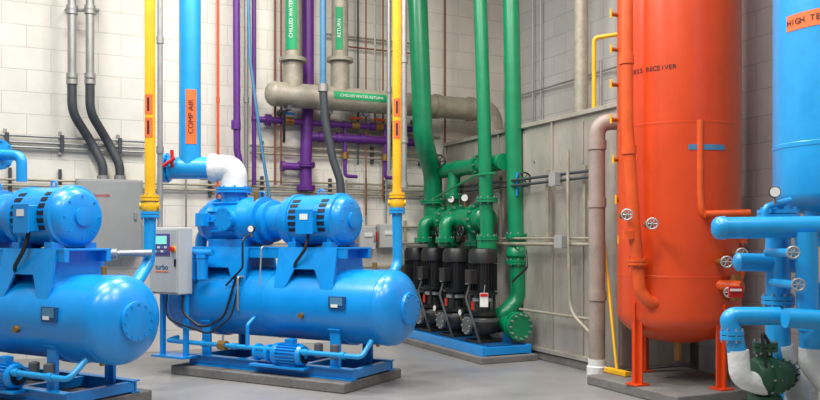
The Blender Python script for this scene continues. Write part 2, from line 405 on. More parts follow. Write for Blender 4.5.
    for dx in(-.18,.18):
        box(g,'panel_stand_post',(px+dx,py_+.05,.56),(.05,.05,.72),BLUE,bev=.004)
    box(g,'panel_stand_foot',(px,py_+.09,.2),(.5,.3,.025),BLUE,bev=.003)
    for i,(q,rr) in enumerate(((.18,.014),(-.06,.011))):
        tube(g,'panel_cable',[(px+q,py_,.92),(px+q+.02,py_-.03-.02*i,.70-.08*i),(px+.42+.1*i,py_+.06,.52-.05*i),(px+.68+.1*i,py_+.12,.66),(px+.78+.06*i,py_+.2,1.1)],rr,BLACK,.2,8)
    tube(g,'instrument_line',[(-2.0,-.28,1.1),(-2.0,-.40,1.1),(-2.0,-.40,.75),(-2.0,-.36,.72)],.012,GALV,.03,8)
    tube(g,'instrument_line',[(-1.95,-.25,mz-.15),(-1.95,-.38,mz-.2),(-1.95,-.38,1.2),(-2.2,-.37,1.0)],.012,BLACK,.08,8)
    tube(g,'instrument_line',[(-1.72,-.22,1.43),(-1.72,-.34,1.43),(-1.72,-.37,1.02)],.009,SILV,.04,8)
    gauge(g,(-1.88,-.33,1.62),(0.2,-1,0),.04)
    cyl(g,'sight_glass',(-1.15,-r+.01,.72),(-1.15,-r-.03,.72),.03,BRASS,14)
    cyl(g,'relief_valve',(-.5,0,Z+.34),(-.5,0,Z+.46),.025,BRASS,12)
    cyl(g,'tank_drain',(-.4,-.1,Z-.33),(-.4,-.1,.42),.02,BRASS,10)
    return g
C2=(0.07,8.0);C1=(-2.25,6.76)
compressor(*C2);compressor(*C1)
def cw(ax,ay,x,y,z):
    a=math.radians(-30);return Vector((ax+x*math.cos(a)-y*math.sin(a),ay+x*math.sin(a)+y*math.cos(a),z))

g=Group('compressed_air_pipe',cw(*C2,-2.42,0,2.1))
pv=cw(*C2,-2.42,0,2.10)
d=pv.y
x0=S(190,170,d).x
zz=S(190,168,d).z
cyl(g,'riser',(x0,d,zz),(x0,d,TOP),.122,BLUE2,32)
lathe(g,'tee_body',[(0,.13),(.02,.15),(.04,.128),(.5,.128)],(S(168,0,d).x,d,zz),(1,0,0),BLUE2,32)
lathe(g,'blind_flange',[(-.05,.17),(0,.17)],(S(168,0,d).x,d,zz),(1,0,0),BLUE2,32)
bolts(g,'blind_flange_bolts',(S(168,0,d).x-.065,d,zz),(1,0,0),.145,10,.012,.09,BLUE2)
tube(g,'insulated_elbow',[(S(168,0,d).x+.48,d,zz),(pv.x,d,zz),(pv.x,d,pv.z)],.15,WHITE,.2,28)
lathe(g,'insulation_collar',[(0,.165),(.06,.165)],(S(168,0,d).x+.5,d,zz),(1,0,0),WHITE,28)
arcplate(g,'pipe_label',(x0,d,S(0,145,d).z),(0,0,1),.123,0,.62,(.35,-.9,0),.5,LBLO)
text(g,'pipe_label_text','COMP AIR',(x0+.048,d-.125,S(0,145,d).z+.31),.085,RT((0,0,1),(-.94,-.34,0)),DARK)
cyl(g,'relief_branch',S(172,165,d-.16),S(172,150,d-.16),.02,REDM,10)
tube(g,'valve_lever',[S(163,166,d-.2),S(175,158,d-.2)],.02,REDM)
cyl(g,'valve_lever_stem',S(172,168,d-.1),S(172,160,d-.2),.02,REDM,10)

g=Group('compressed_air_pipe',cw(*C1,-2.42,0,2.1))
p=cw(*C1,-2.42,0,2.12)
tube(g,'riser_elbow',[p,p+Vector((0,0,.22)),p+Vector((.30,-.1,.22))],.12,BLUE2,.15,28)
flange(g,p+Vector((.30,-.1,.22)),(.25,-.1,0),.11,BLUE2,bm=BLUE2,k=1.35)
cyl(g,'riser',p+Vector((0,0,.2)),(p.x,p.y,TOP),.11,BLUE2,28)
tube(g,'branch_drop',[p+Vector((.33,-.11,.22)),p+Vector((.55,-.15,.2)),p+Vector((.55,-.15,-.05))],.05,BLUE2,.08,20)

# ---------------------------------------------------------------- cooling lines (yellow -> blue)
def drop_line(px,d,ytop_valve,name,endpts,rr=.055,lab=None):
    g=Group(name,S(px,ytop_valve,d))
    x=S(px,0,d).x;z1=S(px,ytop_valve,d).z
    cyl(g,'riser',(x,d,z1+.06),(x,d,TOP),rr,YEL,20)
    flange(g,(x,d,z1+.05),(0,0,1),rr*1.1,YEL)
    lathe(g,'valve_body',[(0,rr*1.2),(.03,rr*1.6),(.1,rr*1.6),(.13,rr*1.2)],(x,d,z1-.1),(0,0,1),YEL,24)
    flange(g,(x,d,z1-.12),(0,0,1),rr*1.1,BLUE2)
    cyl(g,'valve_cap',(x-.1,d,z1-.03),(x+.1,d,z1-.03),rr*.7,YEL,14)
    tube(g,'lower_drop',[(x,d,z1-.12)]+endpts,rr*1.15,BLUE2,.16,20)
    if lab:
        for yy in lab:
            arcplate(g,'pipe_label',(x,d,S(px,yy,d).z),(0,0,1),rr+.001,-.1,.1,(0,-1,0),.8,LBLO)
            arcplate(g,'pipe_label_mark',(x,d,S(px,yy,d).z),(0,0,1),rr+.004,-.07,.07,(0,-1,0),.2,DARK,.001)
    return g
d=8.2
drop_line(150,8.2,203,'cooling_water_pipe',[S(149,262,d),S(134,287,7.9),S(118,296,7.8)],.053,(105,128))
drop_line(397,9.0,200,'cooling_water_pipe',[S(398,265,9.0),S(384,286,8.75),S(370,290,8.7)],.05,(108,130))
g=Group('steel_drain_line',S(120,252,8.0))
tube(g,'run',[S(60,252,8.0),S(100,254,8.05),S(152,253,8.1)],.035,SILV,.05)
lathe(g,'union',[(0,.055),(.06,.055)],S(112,254,8.06),(1,0,0),SILV,12)
def vconduit(px,d,y0,y1,r,m,name,couplings=()):
    g=Group(name,S(px,y1,d));x=S(px,0,d).x
    zt=TOP if y0<=0 else S(px,y0,d).z
    cyl(g,'run',(x,d,S(px,y1,d).z),(x,d,zt),r,m,14)
    for c in couplings:
        z=S(px,c,d).z;lathe(g,'coupling',[(-.04,r*1.35),(.04,r*1.35)],(x,d,z),(0,0,1),m,14)
    return g
vconduit(160,9.0,0,260,.03,GALV,'electrical_conduit',(40,150))

# ---------------------------------------------------------------- back wall: big conduits to cabinet
for pxa,pxb in((72,103),(90,120)):
    g=Group('electrical_conduit',BW(pxa,80,.35))
    d=bwd(pxa,.35);x=S(pxa,0,d).x
    cyl(g,'rigid_run',(x,d,S(pxa,78,d).z),(x,d,TOP),.052,GALV,18)
    for yy in(8,12,76,82): lathe(g,'coupling',[(-.03,.068),(.03,.068)],(x,d,S(pxa,yy,d).z),(0,0,1),GALV,18)
    dd=bwd(pxb,.2)
    tube(g,'flex_run',[(x,d,S(pxa,82,d).z),S(pxa,112,d),S(pxb-12,142,dd),S(pxb,165,dd),S(pxb,182,dd)],.056,DKC,.35,18)
    lathe(g,'coupling',[(-.03,.075),(.03,.075)],S(pxb,178,dd),(0,0,1),GALV,18)
g=Group('strut_bracket',BW(82,12,.2))
a=BW(66,10,.28);b=BW(98,10,.28)
cyl(g,'rail',a,b,.025,GALV,8)
cyl(g,'wall_arm',a,BW(66,10,.0),.02,GALV,8);cyl(g,'wall_arm',b,BW(98,10,.0),.02,GALV,8)
def wallbox(name,px0,px1,y0,y1,m,depth,off=0.0,lid=True):
    dd=bwd((px0+px1)/2,off+depth/2);c=S((px0+px1)/2,(y0+y1)/2,dd)
    w=(px1-px0)/FPX*dd/math.cos(TH)*.97;h=(y1-y0)/FPX*dd
    g=Group(name,c,TH,True)
    box(g,'enclosure',(0,0,0),(w,depth,h),m,bev=.01)
    if lid:
        box(g,'door',(0,-depth/2-.008,0),(w*.95,.016,h*.95),m,bev=.005)
        box(g,'latch',(w*.38,-depth/2-.02,0),(.03,.03,.1),SILV,bev=.004)
    return g,w,h
g,w,h=wallbox('electrical_cabinet',80,138,180,252,PANEL,.32,.02)
text(g,'warning_label','DANGER',(-.1,-.18,.25),.05,RT((1,0,0),(0,0,1)),REDM)
for x0,x1,y0,y1 in((358,374,226,250),(378,394,224,248),(340,352,232,250)):
    g,w,h=wallbox('disconnect_switch',x0,x1,y0,y1,PANELL,.15,.02)
    box(g,'lever',(w*.55,-.05,.02),(.03,.05,.14),REDM,bev=.004)
    box(g,'plate',(0,-.1,.05),(w*.5,.01,.06),LBLW,bev=0)
    tube(g,'feed',[(0,0,h/2),(0,0,.9)],.016,GALV)

g=Group('conduit_bank',BWz(70,2.75,.06))
for z in(2.66,2.72,2.80): cyl(g,'conduit',BWz(-60,z,.07),BWz(145,z,.07),.018,GALV,10)
for px in(5,60,118):
    box(g,'strut',BWz(px,2.73,.03),(.04,.06,.3),GALV,rz=TH,bev=.003)
    box(g,'clamp',BWz(px+2,2.73,.08),(.05,.04,.2),DKC,rz=TH,bev=.003)
g=Group('conduit_bank',BWz(300,2.2,.06))
for z in(2.18,2.25,2.33): cyl(g,'conduit',BWz(-60 if z<2.3 else 200,z,.07),BWz(440,z,.07),.016,STEEL,10)
for px in(10,60,160,210,262,330,385,430):
    box(g,'strut',BWz(px,2.25,.03),(.04,.06,.3),DKC,rz=TH,bev=.003)
g=Group('conduit_bank',BWz(400,2.75,.06))
for z in(2.72,2.82): cyl(g,'conduit',BWz(250,z,.07),BWz(440,z,.07),.018,STEEL,10)
for px in(262,372,420): box(g,'strut',BWz(px,2.77,.03),(.04,.06,.25),DKC,rz=TH,bev=.003)
g=Group('conduit_bank',BWz(360,3.05,.06))
cyl(g,'conduit',BWz(320,3.1,.05),BWz(440,3.1,.05),.014,STEEL,8)
g=Group('conduit_bank',BWz(340,4.6,.06))
cyl(g,'conduit',BWz(325,4.5,.07),BWz(410,4.5,.07),.016,STEEL,8)
cyl(g,'conduit',BWz(345,4.35,.07),BWz(410,4.35,.07),.012,BRN,8)
g=Group('conduit_bank',BWz(330,1.3,.06))
for z in(1.1,1.45,1.7): cyl(g,'conduit',BWz(250,z,.05),BWz(430,z,.05),.016,STEEL,8)
for px in(270,318,352,405): box(g,'strut',BWz(px,1.4,.03),(.04,.05,.8),STEEL,rz=TH,bev=.003)
for px,r,m,y1,nm in((218,.018,ORP,230,'thin_orange_line'),(275,.018,BRN,185,'copper_line'),(281,.014,BRN,185,'copper_line'),(246,.03,GALV,200,'electrical_conduit'),
                 (358,.014,DKC,165,'thin_steel_line'),(366,.012,BRN,215,'copper_line'),(383,.014,BRN,200,'copper_line'),(375,.016,GALV,130,'electrical_conduit'),(186,.014,GALV,240,'electrical_conduit'),(445,.016,BRN,150,'copper_line')):
    vconduit(px,bwd(px,.12),0,y1,r,m,nm,(100,))
vconduit(404,bwd(404,1.3),0,185,.042,GALV,'electrical_conduit',(60,140,185))
vconduit(389,bwd(389,.85),0,170,.03,GALV,'electrical_conduit',(90,))
g=Group('blue_instrument_line',BW(252,100,.4))
tube(g,'run',[BWz(246,TOP,.4),BW(250,60,.4),BW(262,150,.4),BW(270,200,.4)],.022,LBLB,.5)

# ---------------------------------------------------------------- big grey header with risers
g=Group('steel_header_pipe',BWz(350,3.5,.4))
off=.40;zh=BW(265,93,off).z;r=.168
A=BWz(272,zh,off);B=BWz(492,zh,off)
tube(g,'header',[A,B,B-Vector((0,0,zh-3.02))],r,STEEL,.3,32)
lathe(g,'header_end_cap',[(-.09,.03),(-.08,.09),(-.05,.135),(0,r),(.02,r+.006),(.04,r+.006)],A,U,STEEL,32)
for px in(318,436,470): lathe(g,'header_coupling',[(-.04,r+.018),(.04,r+.018)],BWz(px,zh,off),U,STEEL,28)
for px,top in((293,GREEN),(340,STEEL)):
    p=BWz(px,zh,off);z1=BW(px,62,off).z
    cyl(g,'riser_stub',p,(p.x,p.y,z1),.135,STEEL,28)
    lathe(g,'reducer',[(0,.19),(.05,.19),(.06,.15)],(p.x,p.y,z1),(0,0,1),STEEL,28)
    cyl(g,'riser_upper',(p.x,p.y,z1),(p.x,p.y,TOP),.115 if top is GREEN else .12,STEEL,28)
    if top is GREEN:
        arcplate(g,'pipe_label',(p.x,p.y,z1),(0,0,1),.116,.15,1.0,(-.1,-1,0),.75,LBLG)
        text(g,'pipe_label_text','CHILLED WATER',(p.x-.01,p.y-.125,z1+.57),.07,RT((0,0,1),(-1,0,0)),LBLW)
    else:
        arcplate(g,'pipe_label',(p.x,p.y,z1),(0,0,1),.121,.15,.75,(0,-1,0),.45,LBLG)
        text(g,'pipe_label_text','RETURN',(p.x,p.y-.128,z1+.45),.07,RT((0,0,1),(-1,0,0)),LBLW)
p0=BWz(330,zh,off);p1=BWz(384,zh,off);L=(p1-p0).length
arcplate(g,'pipe_label',p0,U,r+.001,0,L,(.4,-.9,.15),.32,LBLG)
text(g,'pipe_label_text','CHILLED WATER RETURN',(p0+p1)/2+Vd*(r+.012)+UP*.02,.056,RT(U,(0,0,1)),LBLW)
for px in(284,420):
    box(g,'support_bracket',BWz(px,zh-.2,.28),(.06,.56,.06),DKC,rz=TH,bev=.004)
    tube(g,'support_brace',[BWz(px,zh-.6,.02),BWz(px,zh-.22,.5)],.02,DKC)

g=Group('flexible_conduit',BW(325,90,.95))
d=bwd(325,.95);x=S(323,0,d).x
cyl(g,'rigid_run',(x,d,S(323,88,d).z),(x,d,TOP),.045,LBLB,16)
tube(g,'flex_run',[(x,d,S(323,88,d).z),S(325,120,d),S(333,160,d),S(340,180,d),S(342,215,d)],.055,DKC,.4,18)
lathe(g,'coupling',[(-.05,.07),(.05,.07)],(x,d,S(323,88,d).z),(0,0,1),GALV,18)

# ---------------------------------------------------------------- purple lines
PO=.14
g=Group('purple_reclaimed_water_pipe',BW(308,120,PO))
tube(g,'main_riser',[BWz(308,TOP,PO),BW(308,100,PO),BW(306,150,PO),BW(306,190,PO)],.085,PURP,.3,20)
tube(g,'branch_lower',[BWz(281,BW(281,166,PO).z,PO),BWz(306,BW(281,166,PO).z,PO)],.055,PURP)
lathe(g,'branch_cap',[(0,.075),(.05,.075)],BWz(281,BW(281,166,PO).z,PO),U,PURP,18)
zc=BW(300,122,PO).z
cyl(g,'header',BWz(252,zc,PO),BWz(418,zc,PO),.045,PURP,14)
cyl(g,'header_lower',BWz(308,zc-.2,PO),BWz(418,zc-.2,PO),.06,PURP,16)
for px in(268,290,332,345,372,400):
    lathe(g,'union',[(-.03,.06),(.03,.06)],BWz(px,zc,PO),U,PURP,14)
for px in(320,338,362,392):
    lathe(g,'union',[(-.03,.075),(.03,.075)],BWz(px,zc-.2,PO),U,PURP,14)
for px in(289,355,379):
    lathe(g,'valve_body',[(-.06,.06),(.06,.06)],BWz(px,zc,PO),U,BRASS,14)
    cyl(g,'valve_lever',BWz(px-5,zc+.09,.26),BWz(px+6,zc+.09,.26),.02,ORP if px>300 else BLUE,8)
for px in(345,385):
    tube(g,'drop',[BWz(px,zc,PO),BWz(px,zc-.75,PO),BWz(px+12,zc-.75,PO)],.028,PURP,.06,12)
    lathe(g,'drop_valve',[(-.05,.05),(.05,.05)],BWz(px,zc-.45,PO),(0,0,1),BRASS,12)
flange(g,BWz(268,zc,PO),U,.05,PURP,bm=PURP)
tube(g,'branch_left',[BWz(254,TOP-.0,PO),BW(254,120,PO),BW(254,185,PO)],.03,PURP,.1)
flange(g,BW(306,165,PO),(0,0,1),.08,PURP,bm=PURP)
flange(g,BW(306,188,PO),(0,0,1),.08,PURP,bm=PURP)
gauge(g,BWz(330,zc+.17,.24),Vd,.05);gauge(g,BWz(366,zc+.17,.24),Vd,.05)
g=Group('purple_reclaimed_water_pipe',BW(236,120,.3))
tube(g,'riser',[BWz(236,TOP,.3),BW(237,150,.3),BW(240,165,.3)],.048,PURP,.2)
lathe(g,'coupling',[(-.06,.065),(.06,.065)],BW(236,125,.3),(0,0,1),PURP,16)

# ---------------------------------------------------------------- stainless rectangular tank against right wall
F0=Vector((.66,12.05,0))
g=Group('stainless_steel_storage_tank',F0,TH-PI/2,True)
L0=-.34;LN=3.75;LC=(L0+LN)/2;LL=LN-L0
box(g,'concrete_curb',(LC,.54,.05),(LL+.06,1.04,.1),PADM,bev=.01)
box(g,'shell',(LC,.54,1.55),(LL,1.0,2.9),SST,bev=.01)
for x in(L0+.02,1.25,2.5,LN-.02):
    box(g,'panel_seam',(x,.025,1.55),(.03,.03,2.9),SST,bev=.004)
for z in(.13,2.97):
    box(g,'stiffener',(LC,.02,z),(LL+.04,.05,.05),SST,bev=.004)
for x in(.62,1.87,3.1):
    box(g,'rib_angle',(x,.03,1.5),(.02,.02,2.75),SST,bev=.003)
for x in(.3,.9,1.5,2.1,2.8,3.4):
    for z in(.6,1.55,2.5): cyl(g,'tie_bolt',(x,.045,z),(x,.02,z),.012,SILV,8)
g=Group('conduit_bank',RWz(520,2.25,1.3))
for z in(2.2,2.27): cyl(g,'conduit',RWz(456,z,1.32),RWz(592,z,1.32),.018,DKC,10)
cyl(g,'conduit',RWz(456,1.45,1.32),RWz(600,1.45,1.32),.022,STEEL,10)
cyl(g,'conduit',RWz(500,1.52,1.32),RWz(600,1.52,1.32),.014,STEEL,10)
cyl(g,'conduit',RWz(520,.62,1.32),RWz(590,.62,1.32),.018,STEEL,10)
for px in(462,500,548,585):
    box(g,'strut',RWz(px,1.9,1.25),(.05,.04,.9),STEEL,rz=TH-PI/2,bev=.003)
g=Group('junction_box',RWz(556,2.22,1.35),TH-PI/2,True)
box(g,'body',(0,0,0),(.12,.1,.16),PANEL,bev=.006);box(g,'cover',(0,-.055,0),(.13,.012,.17),PANEL,bev=.003)
g=Group('junction_box',RWz(562,1.48,1.35),TH-PI/2,True)
box(g,'body',(0,0,0),(.14,.1,.14),PANEL,bev=.006);box(g,'cover',(0,-.055,0),(.15,.012,.15),PANEL,bev=.003)
g=Group('steel_vent_pipe',RWz(570,2.4,1.4))
tube(g,'run',[RW(568,150,1.36),RW(568,215,1.36),RW(570,312,1.36),RW(592,335,1.36)],.02,STEEL,.3)
g=Group('sampling_line',RWz(560,1,1.4))
tube(g,'run',[RW(526,250,1.36),RW(527,268,1.4),RW(512,282,1.5)],.014,BLACK,.05,8)
g=Group('steel_vent_pipe',RWz(581,3,.6))
p=RWz(581,3.0,.6);cyl(g,'run',p,(p.x,p.y,TOP),.09,STEEL,24)
lathe(g,'roof_flange',[(0,.15),(.03,.15)],(p.x,p.y,3.0),(0,0,1),STEEL,24)
g=Group('yellow_gas_line',RWz(592,3.3,1.1))
z0=RW(594,38,1.0).z
tube(g,'run',[RWz(594,3.0,1.0),RWz(594,z0,1.0),RWz(640,z0+.05,.6),RWz(640,z0+.05,.03)],.024,YEL,.06,12)
tube(g,'run_inner',[RWz(601,3.0,.9),RWz(601,z0-.25,.9)],.018,GALV,.06,10)
g=Group('conduit_bank',RWz(540,4.2,.05))
for px in(533,541): cyl(g,'conduit',RWz(px,3.0,.06),RWz(px,TOP,.06),.014,GALV,8)
cyl(g,'conduit',RWz(512,3.75,.06),RWz(620,3.75,.06),.014,GALV,8)
g=Group('drain_pipe',RWz(597,2,1.45))
d=rwd(597,1.42);p=S(597,0,d);zt=S(597,122,d).z
tube(g,'run',[(p.x,p.y,0.0),(p.x,p.y,zt),Vector((p.x,p.y,zt))+Vector((.35,-.03,0)),Vector((p.x,p.y,zt))+Vector((.75,.4,0))],.088,PVC,.16,24)
lathe(g,'base_coupling',[(0,.11),(.12,.11),(.13,.095),(.2,.095)],(p.x,p.y,.02),(0,0,1),WHITE,24)
for z in(.9,1.9,zt-.25): lathe(g,'coupling',[(-.05,.1),(.05,.1)],(p.x,p.y,z),(0,0,1),PVC,24)
g=Group('push_broom',S(618,374,8.65))
b=RWz(617,.13,1.42);t=RWz(604,1.5,1.27)
cyl(g,'handle',b,t,.016,YEL,12)
box(g,'head',b-UP*.0,(.34,.07,.05),YEL,rz=TH-PI/2,bev=.006)
box(g,'bristles',b-UP*.07,(.33,.06,.10),BRIS,rz=TH-PI/2,bev=.004)

# ---------------------------------------------------------------- pump skid
A0=Vector((-.22,12.1,0))
def K(t,w,z): return A0+Vd*t+U*w+UP*z
rzv=TH-PI/2
g=Group('pump_skid',A0,rzv,True)
box(g,'concrete_pad',(1.38,.33,.04),(2.66,.82,.08),PADM,bev=.01)
for w in(.02,.66):
    box(g,'rail',(1.38,w,.14),(2.5,.07,.12),BLUE,bev=.006)
for t in(.16,.75,1.45,2.05,2.6):
    box(g,'cross_member',(t,.34,.14),(.07,.62,.10),BLUE,bev=.006)
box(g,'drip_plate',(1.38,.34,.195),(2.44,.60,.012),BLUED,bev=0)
def pump(t,w,sc=1.13):
    g=Group('vertical_inline_pump',K(t,w,0.2),rzv,True,sc)
    box(g,'base_plate',(0,0,.015),(.3,.3,.03),BLACK,bev=.004)
    lathe(g,'foot',[(0.02,.13),(.05,.09),(.1,.08)],(0,0,0),(0,0,1),BLACK,24)
    lathe(g,'volute',[(.08,.07),(.1,.15),(.14,.18),(.24,.18),(.28,.15),(.3,.12)],(0,0,0),(0,0,1),BLACK,32)
    tube(g,'suction_port',[(0,-.1,.19),(0,-.21,.19)],.07,BLACK);lathe(g,'suction_flange',[(0,.10),(.03,.10)],(0,-.19,.19),(0,-1,0),CAST,24)
    bolts(g,'suction_bolts',(0,-.22,.19),(0,-1,0),.085,8,.01,.012,SILV)
    lathe(g,'discharge_flange',[(0,.10),(.03,.10)],(0,.18,.19),(0,1,0),BLACK,24)
    lathe(g,'seal_housing',[(.3,.16),(.33,.16),(.34,.09),(.44,.08),(.45,.1),(.52,.1),(.53,.16),(.56,.17)],(0,0,0),(0,0,1),BLACK,28)
    for a in range(4):
        q=PI/4+a*PI/2;cyl(g,'lantern_post',(.13*math.cos(q),.13*math.sin(q),.32),(.13*math.cos(q),.13*math.sin(q),.54),.018,BLACK,8)
    lathe(g,'motor_frame',[(.56,.135),(.9,.135)],(0,0,0),(0,0,1),BLACK,28)
    fins(g,'motor_fins',(0,0,0),(0,0,1),.13,.162,.58,.88,26,BLACK,.006)
    lathe(g,'fan_cover',[(.89,.165),(1.0,.165),(1.05,.14),(1.06,.05)],(0,0,0),(0,0,1),BLACK,28)
    lathe(g,'coupling_ring',[(.46,.12),(.5,.12)],(0,0,0),(0,0,1),SILV,24)
    lathe(g,'volute_rim',[(.235,.185),(.265,.185)],(0,0,0),(0,0,1),CAST,24)
    box(g,'terminal_box',(.05,-.18,.74),(.14,.09,.16),BLACK,bev=.008)
    box(g,'motor_nameplate',(-.09,-.145,.68),(.07,.03,.06),LBLW,bev=0)
    box(g,'red_tag',(.12,-.2,.42),(.05,.008,.09),REDM,bev=0)
    tube(g,'motor_cable',[(.05,-.19,.67),(.05,-.25,.5),(.2,-.22,.2),(.2,-.15,.0)],.014,DKC,.1,8)
    gauge(g,(-.1,-.24,.33),(0,-1,0),.04)
    return g
for t in(.20,.78,1.45,2.17): pump(t,.26)

# ---------------------------------------------------------------- green piping
g=Group('chilled_water_pipe',K(.35,.35,2))
d=K(.35,.5,0).y
tube(g,'riser',[Vector((S(415,0,11.4).x,11.4,TOP)),S(423,140,11.42),S(433,174,d-.1),S(433,205,d),S(433,236,d)],.14,GREEN,.5,28)
flange(g,S(433,202,d),(0,0,1),.13,GREEN,k=1.5);flange(g,S(433,232,d),(0,0,1),.13,GREEN,k=1.5)
zt=2.52
g=Group('chilled_water_pipe',K(1.3,.42,zt))
a=K(.45,.52,zt);b=K(2.12,.6,zt)
tube(g,'upper_header',[a,b],.11,GREEN,.1,28)
lathe(g,'header_weld_ring',[(-.03,.12),(.03,.12)],K(1.0,.55,zt),Vd,GREEN,28)
flange(g,K(1.55,.575,zt),Vd,.11,GREEN,k=1.35)
zl=1.78
g=Group('chilled_water_pipe',K(1.3,.42,zl))
a=K(.35,.5,zl);b=K(1.85,.5,zl)
tube(g,'lower_header',[a,b],.165,GREEN,.1,32)
for t in(.75,1.1,1.65): flange(g,K(t,.5,zl),Vd,.165,GREEN,k=1.35,nb=12)
lathe(g,'end_cap',[(0,.165),(.05,.13),(.09,.04)],b,b-a,GREEN,28)
tube(g,'crossover_elbow',[K(.9,.5,zl),K(.9,.5,2.2),K(.9,.54,zt)],.09,GREEN,.1,24)
flange(g,K(.9,.5,2.12),(0,0,1),.09,GREEN,k=1.5)
tube(g,'front_elbow',[K(1.2,.5,zl),K(1.2,.22,zl),K(1.2,.22,1.42)],.09,GREEN,.16,24)
flange(g,K(1.2,.22,1.50),(0,0,1),.09,GREEN,k=1.5)
tube(g,'front_elbow',[K(.55,.5,zl),K(.55,.2,zl),K(.55,.2,1.45)],.09,GREEN,.16,24)
flange(g,K(.55,.2,1.5),(0,0,1),.09,GREEN,k=1.5)
for t in(.80,1.47):
    tube(g,'drop',[K(t,.5,zl),K(t,.57,1.0),K(t,.57,.40)],.08,GREEN,.12,20)
    flange(g,K(t,.57,.55),(0,0,1),.08,GREEN)
    flange(g,K(t,.535,1.45),(0,0,1),.08,GREEN)
    wheel(g,K(t+.1,.34,1.62),-U,.08,BLACK,.08)
tube(g,'drop',[K(.22,.5,zl),K(.22,.57,.4)],.08,GREEN,.12,20)
for t in(.3,1.0,1.4): gauge(g,K(t,.42,zl+.30),(-.4,-1,0),.055)
g=Group('chilled_water_pipe',K(1.95,.45,2.5))
d=K(2.0,.42,0).y
tube(g,'riser',[Vector((S(477,0,d).x,d,TOP)),S(484,120,d),S(487,240,d),S(487,262,d)],.09,GREEN,.6,24)
for y in(200,238): flange(g,S(487,y,d),(0,0,1),.09,GREEN,k=1.6)
lathe(g,'check_valve',[(0,.09),(.05,.13),(.2,.13),(.25,.09)],S(487,256,d),(0,0,1),GREEN,24)
g=Group('chilled_water_pipe',K(2.35,.62,2.5))
d=K(2.12,.58,0).y
tube(g,'riser',[Vector((S(509,0,d).x,d,TOP)),S(514,150,d),S(517,245,d),S(518,300,d),S(500,318,d-.1),K(1.9,.58,.5)],.108,GREEN,.25,28)
for y in(236,262): flange(g,S(517,y,d),(0,0,1),.1,GREEN,k=1.5)
lathe(g,'strainer_body',[(0,.11),(.03,.14),(.1,.14),(.14,.11)],S(517,258,d),(0,0,1),GREEN,24)
wheel(g,S(521,180,d-.1),(.3,-1,0),.09,BLACK,.1)
wheel(g,S(441,162,K(.45,.5,0).y-.14),(-.3,-1,0),.09,BLACK,.1)
cyl(g,'valve_lever',S(517,196,d-.12),S(517,172,d-.12),.015,BLUE,8)
g=Group('chilled_water_pipe',K(2.4,.55,.5))
tube(g,'suction_header',[K(.2,.55,.42),K(2.55,.55,.42)],.11,GREEN,.1,28)
lathe(g,'blind_flange',[(0,.18),(.05,.18)],K(2.55,.55,.42),Vd,GREEN,32)
lathe(g,'blind_flange',[(0,.18),(.04,.18)],K(2.48,.55,.42),Vd,GREEN,32)
bolts(g,'blind_flange_bolts',K(2.46,.55,.42),Vd,.15,12,.014,.17,SILV)
for t in(.4,1.2,2.3): box(g,'pipe_support',K(t,.55,.25),(.06,.12,.12),BLUE,rz=rzv,bev=.004)
g=Group('thin_green_line',K(2.0,.3,2))
tube(g,'run',[K(.7,.3,2.1),K(1.9,.3,2.35),K(2.3,.35,2.35)],.016,GREEN)
g=Group('hanging_safety_tag',S(484,300,9.8))
box(g,'tag',S(484,300,9.72),(.10,.008,.17),LBLW,bev=0);box(g,'tag_stripe',S(484,295,9.71),(.09,.008,.035),REDM,bev=0)
cyl(g,'tag_chain',S(484,293,9.72),S(485,285,9.85),.004,SILV,6)

# ---------------------------------------------------------------- red receiver tank
RC=Vector((2.68,8.0,0));RR=.59
g=Group('vertical_receiver_tank',RC)
box(g,'concrete_pad',(RC.x+.02,RC.y,.05),(1.3,1.3,.1),PADM,rz=TH,bev=.012)
zb=.78;prof=[]
for k in range(11):
    t=k/10*PI/2;prof.append((zb-.3*math.cos(t),RR*math.sin(t)))
for z in(1.15,2.6,4.2):
    prof+=[(z-.012,RR),(z-.01,RR+.002),(z+.01,RR+.002),(z+.012,RR)]
zt2=5.6
for k in range(11):
    t=k/10*PI/2;prof.append((zt2+.3*math.sin(t),RR*math.cos(t)))
lathe(g,'shell',prof,(RC.x,RC.y,0),(0,0,1),ORANGE,80)
for a in(-150,-65,20,110):
    q=math.radians(a);dx=Vector((math.cos(q),math.sin(q),0));p=RC+dx*(RR-.03)
    box(g,'leg',p+UP*.5,(.018,.13,.8),ORANGE,rz=q,bev=.003)
    box(g,'leg_flange',p+UP*.5,(.09,.018,.8),ORANGE,rz=q,bev=.003)
    box(g,'leg_foot',p+UP*.11,(.16,.16,.02),ORANGE,rz=q,bev=.003)
curved_text(g,'EXPRESS RECEIVER',RC,RR,S(655,70,7.6).z,math.radians(-74),.062,.036,DARK)
aa=math.radians(8)
arcplate(g,'nameplate',(RC.x,RC.y,S(712,148,7.5).z),(0,0,1),RR+.002,-.025,.025,(math.sin(aa),-math.cos(aa),0),.31,LBLB)
d=7.55
tube(g,'side_riser',[Vector((S(626,0,d).x,d,TOP)),S(627,120,d),S(634,225,d),S(640,292,d),S(650,303,d),S(668,303,7.62)],.058,ORP,.14,20)
for y in(60,150,235): lathe(g,'riser_coupling',[(-.04,.07),(.04,.07)],S(626.5 if y<130 else 629,y,d),(0,0,1),ORP,18)
flange(g,S(637,262,d),(0.0,0,1),.056,ORP,bm=ORP)
d2=8.1
tube(g,'gauge_column',[Vector((S(619,0,d2).x,d2,TOP)),S(622,130,d2),S(632,280,d2),S(637,350,d2)],.032,ORP,.1,14)
for y in(15,50,85,120,160,200,240,275):
    c=S(617+max(0,(y-130))*.07,y,d2-.03)
    cyl(g,'gauge_valve',c,c+Vector((-.07,-.04,0)),.02,BRASS,10);cyl(g,'gauge_lever',c+Vector((-.07,-.04,-.04)),c+Vector((-.07,-.04,.05)),.012,YEL,8)
d3=7.7
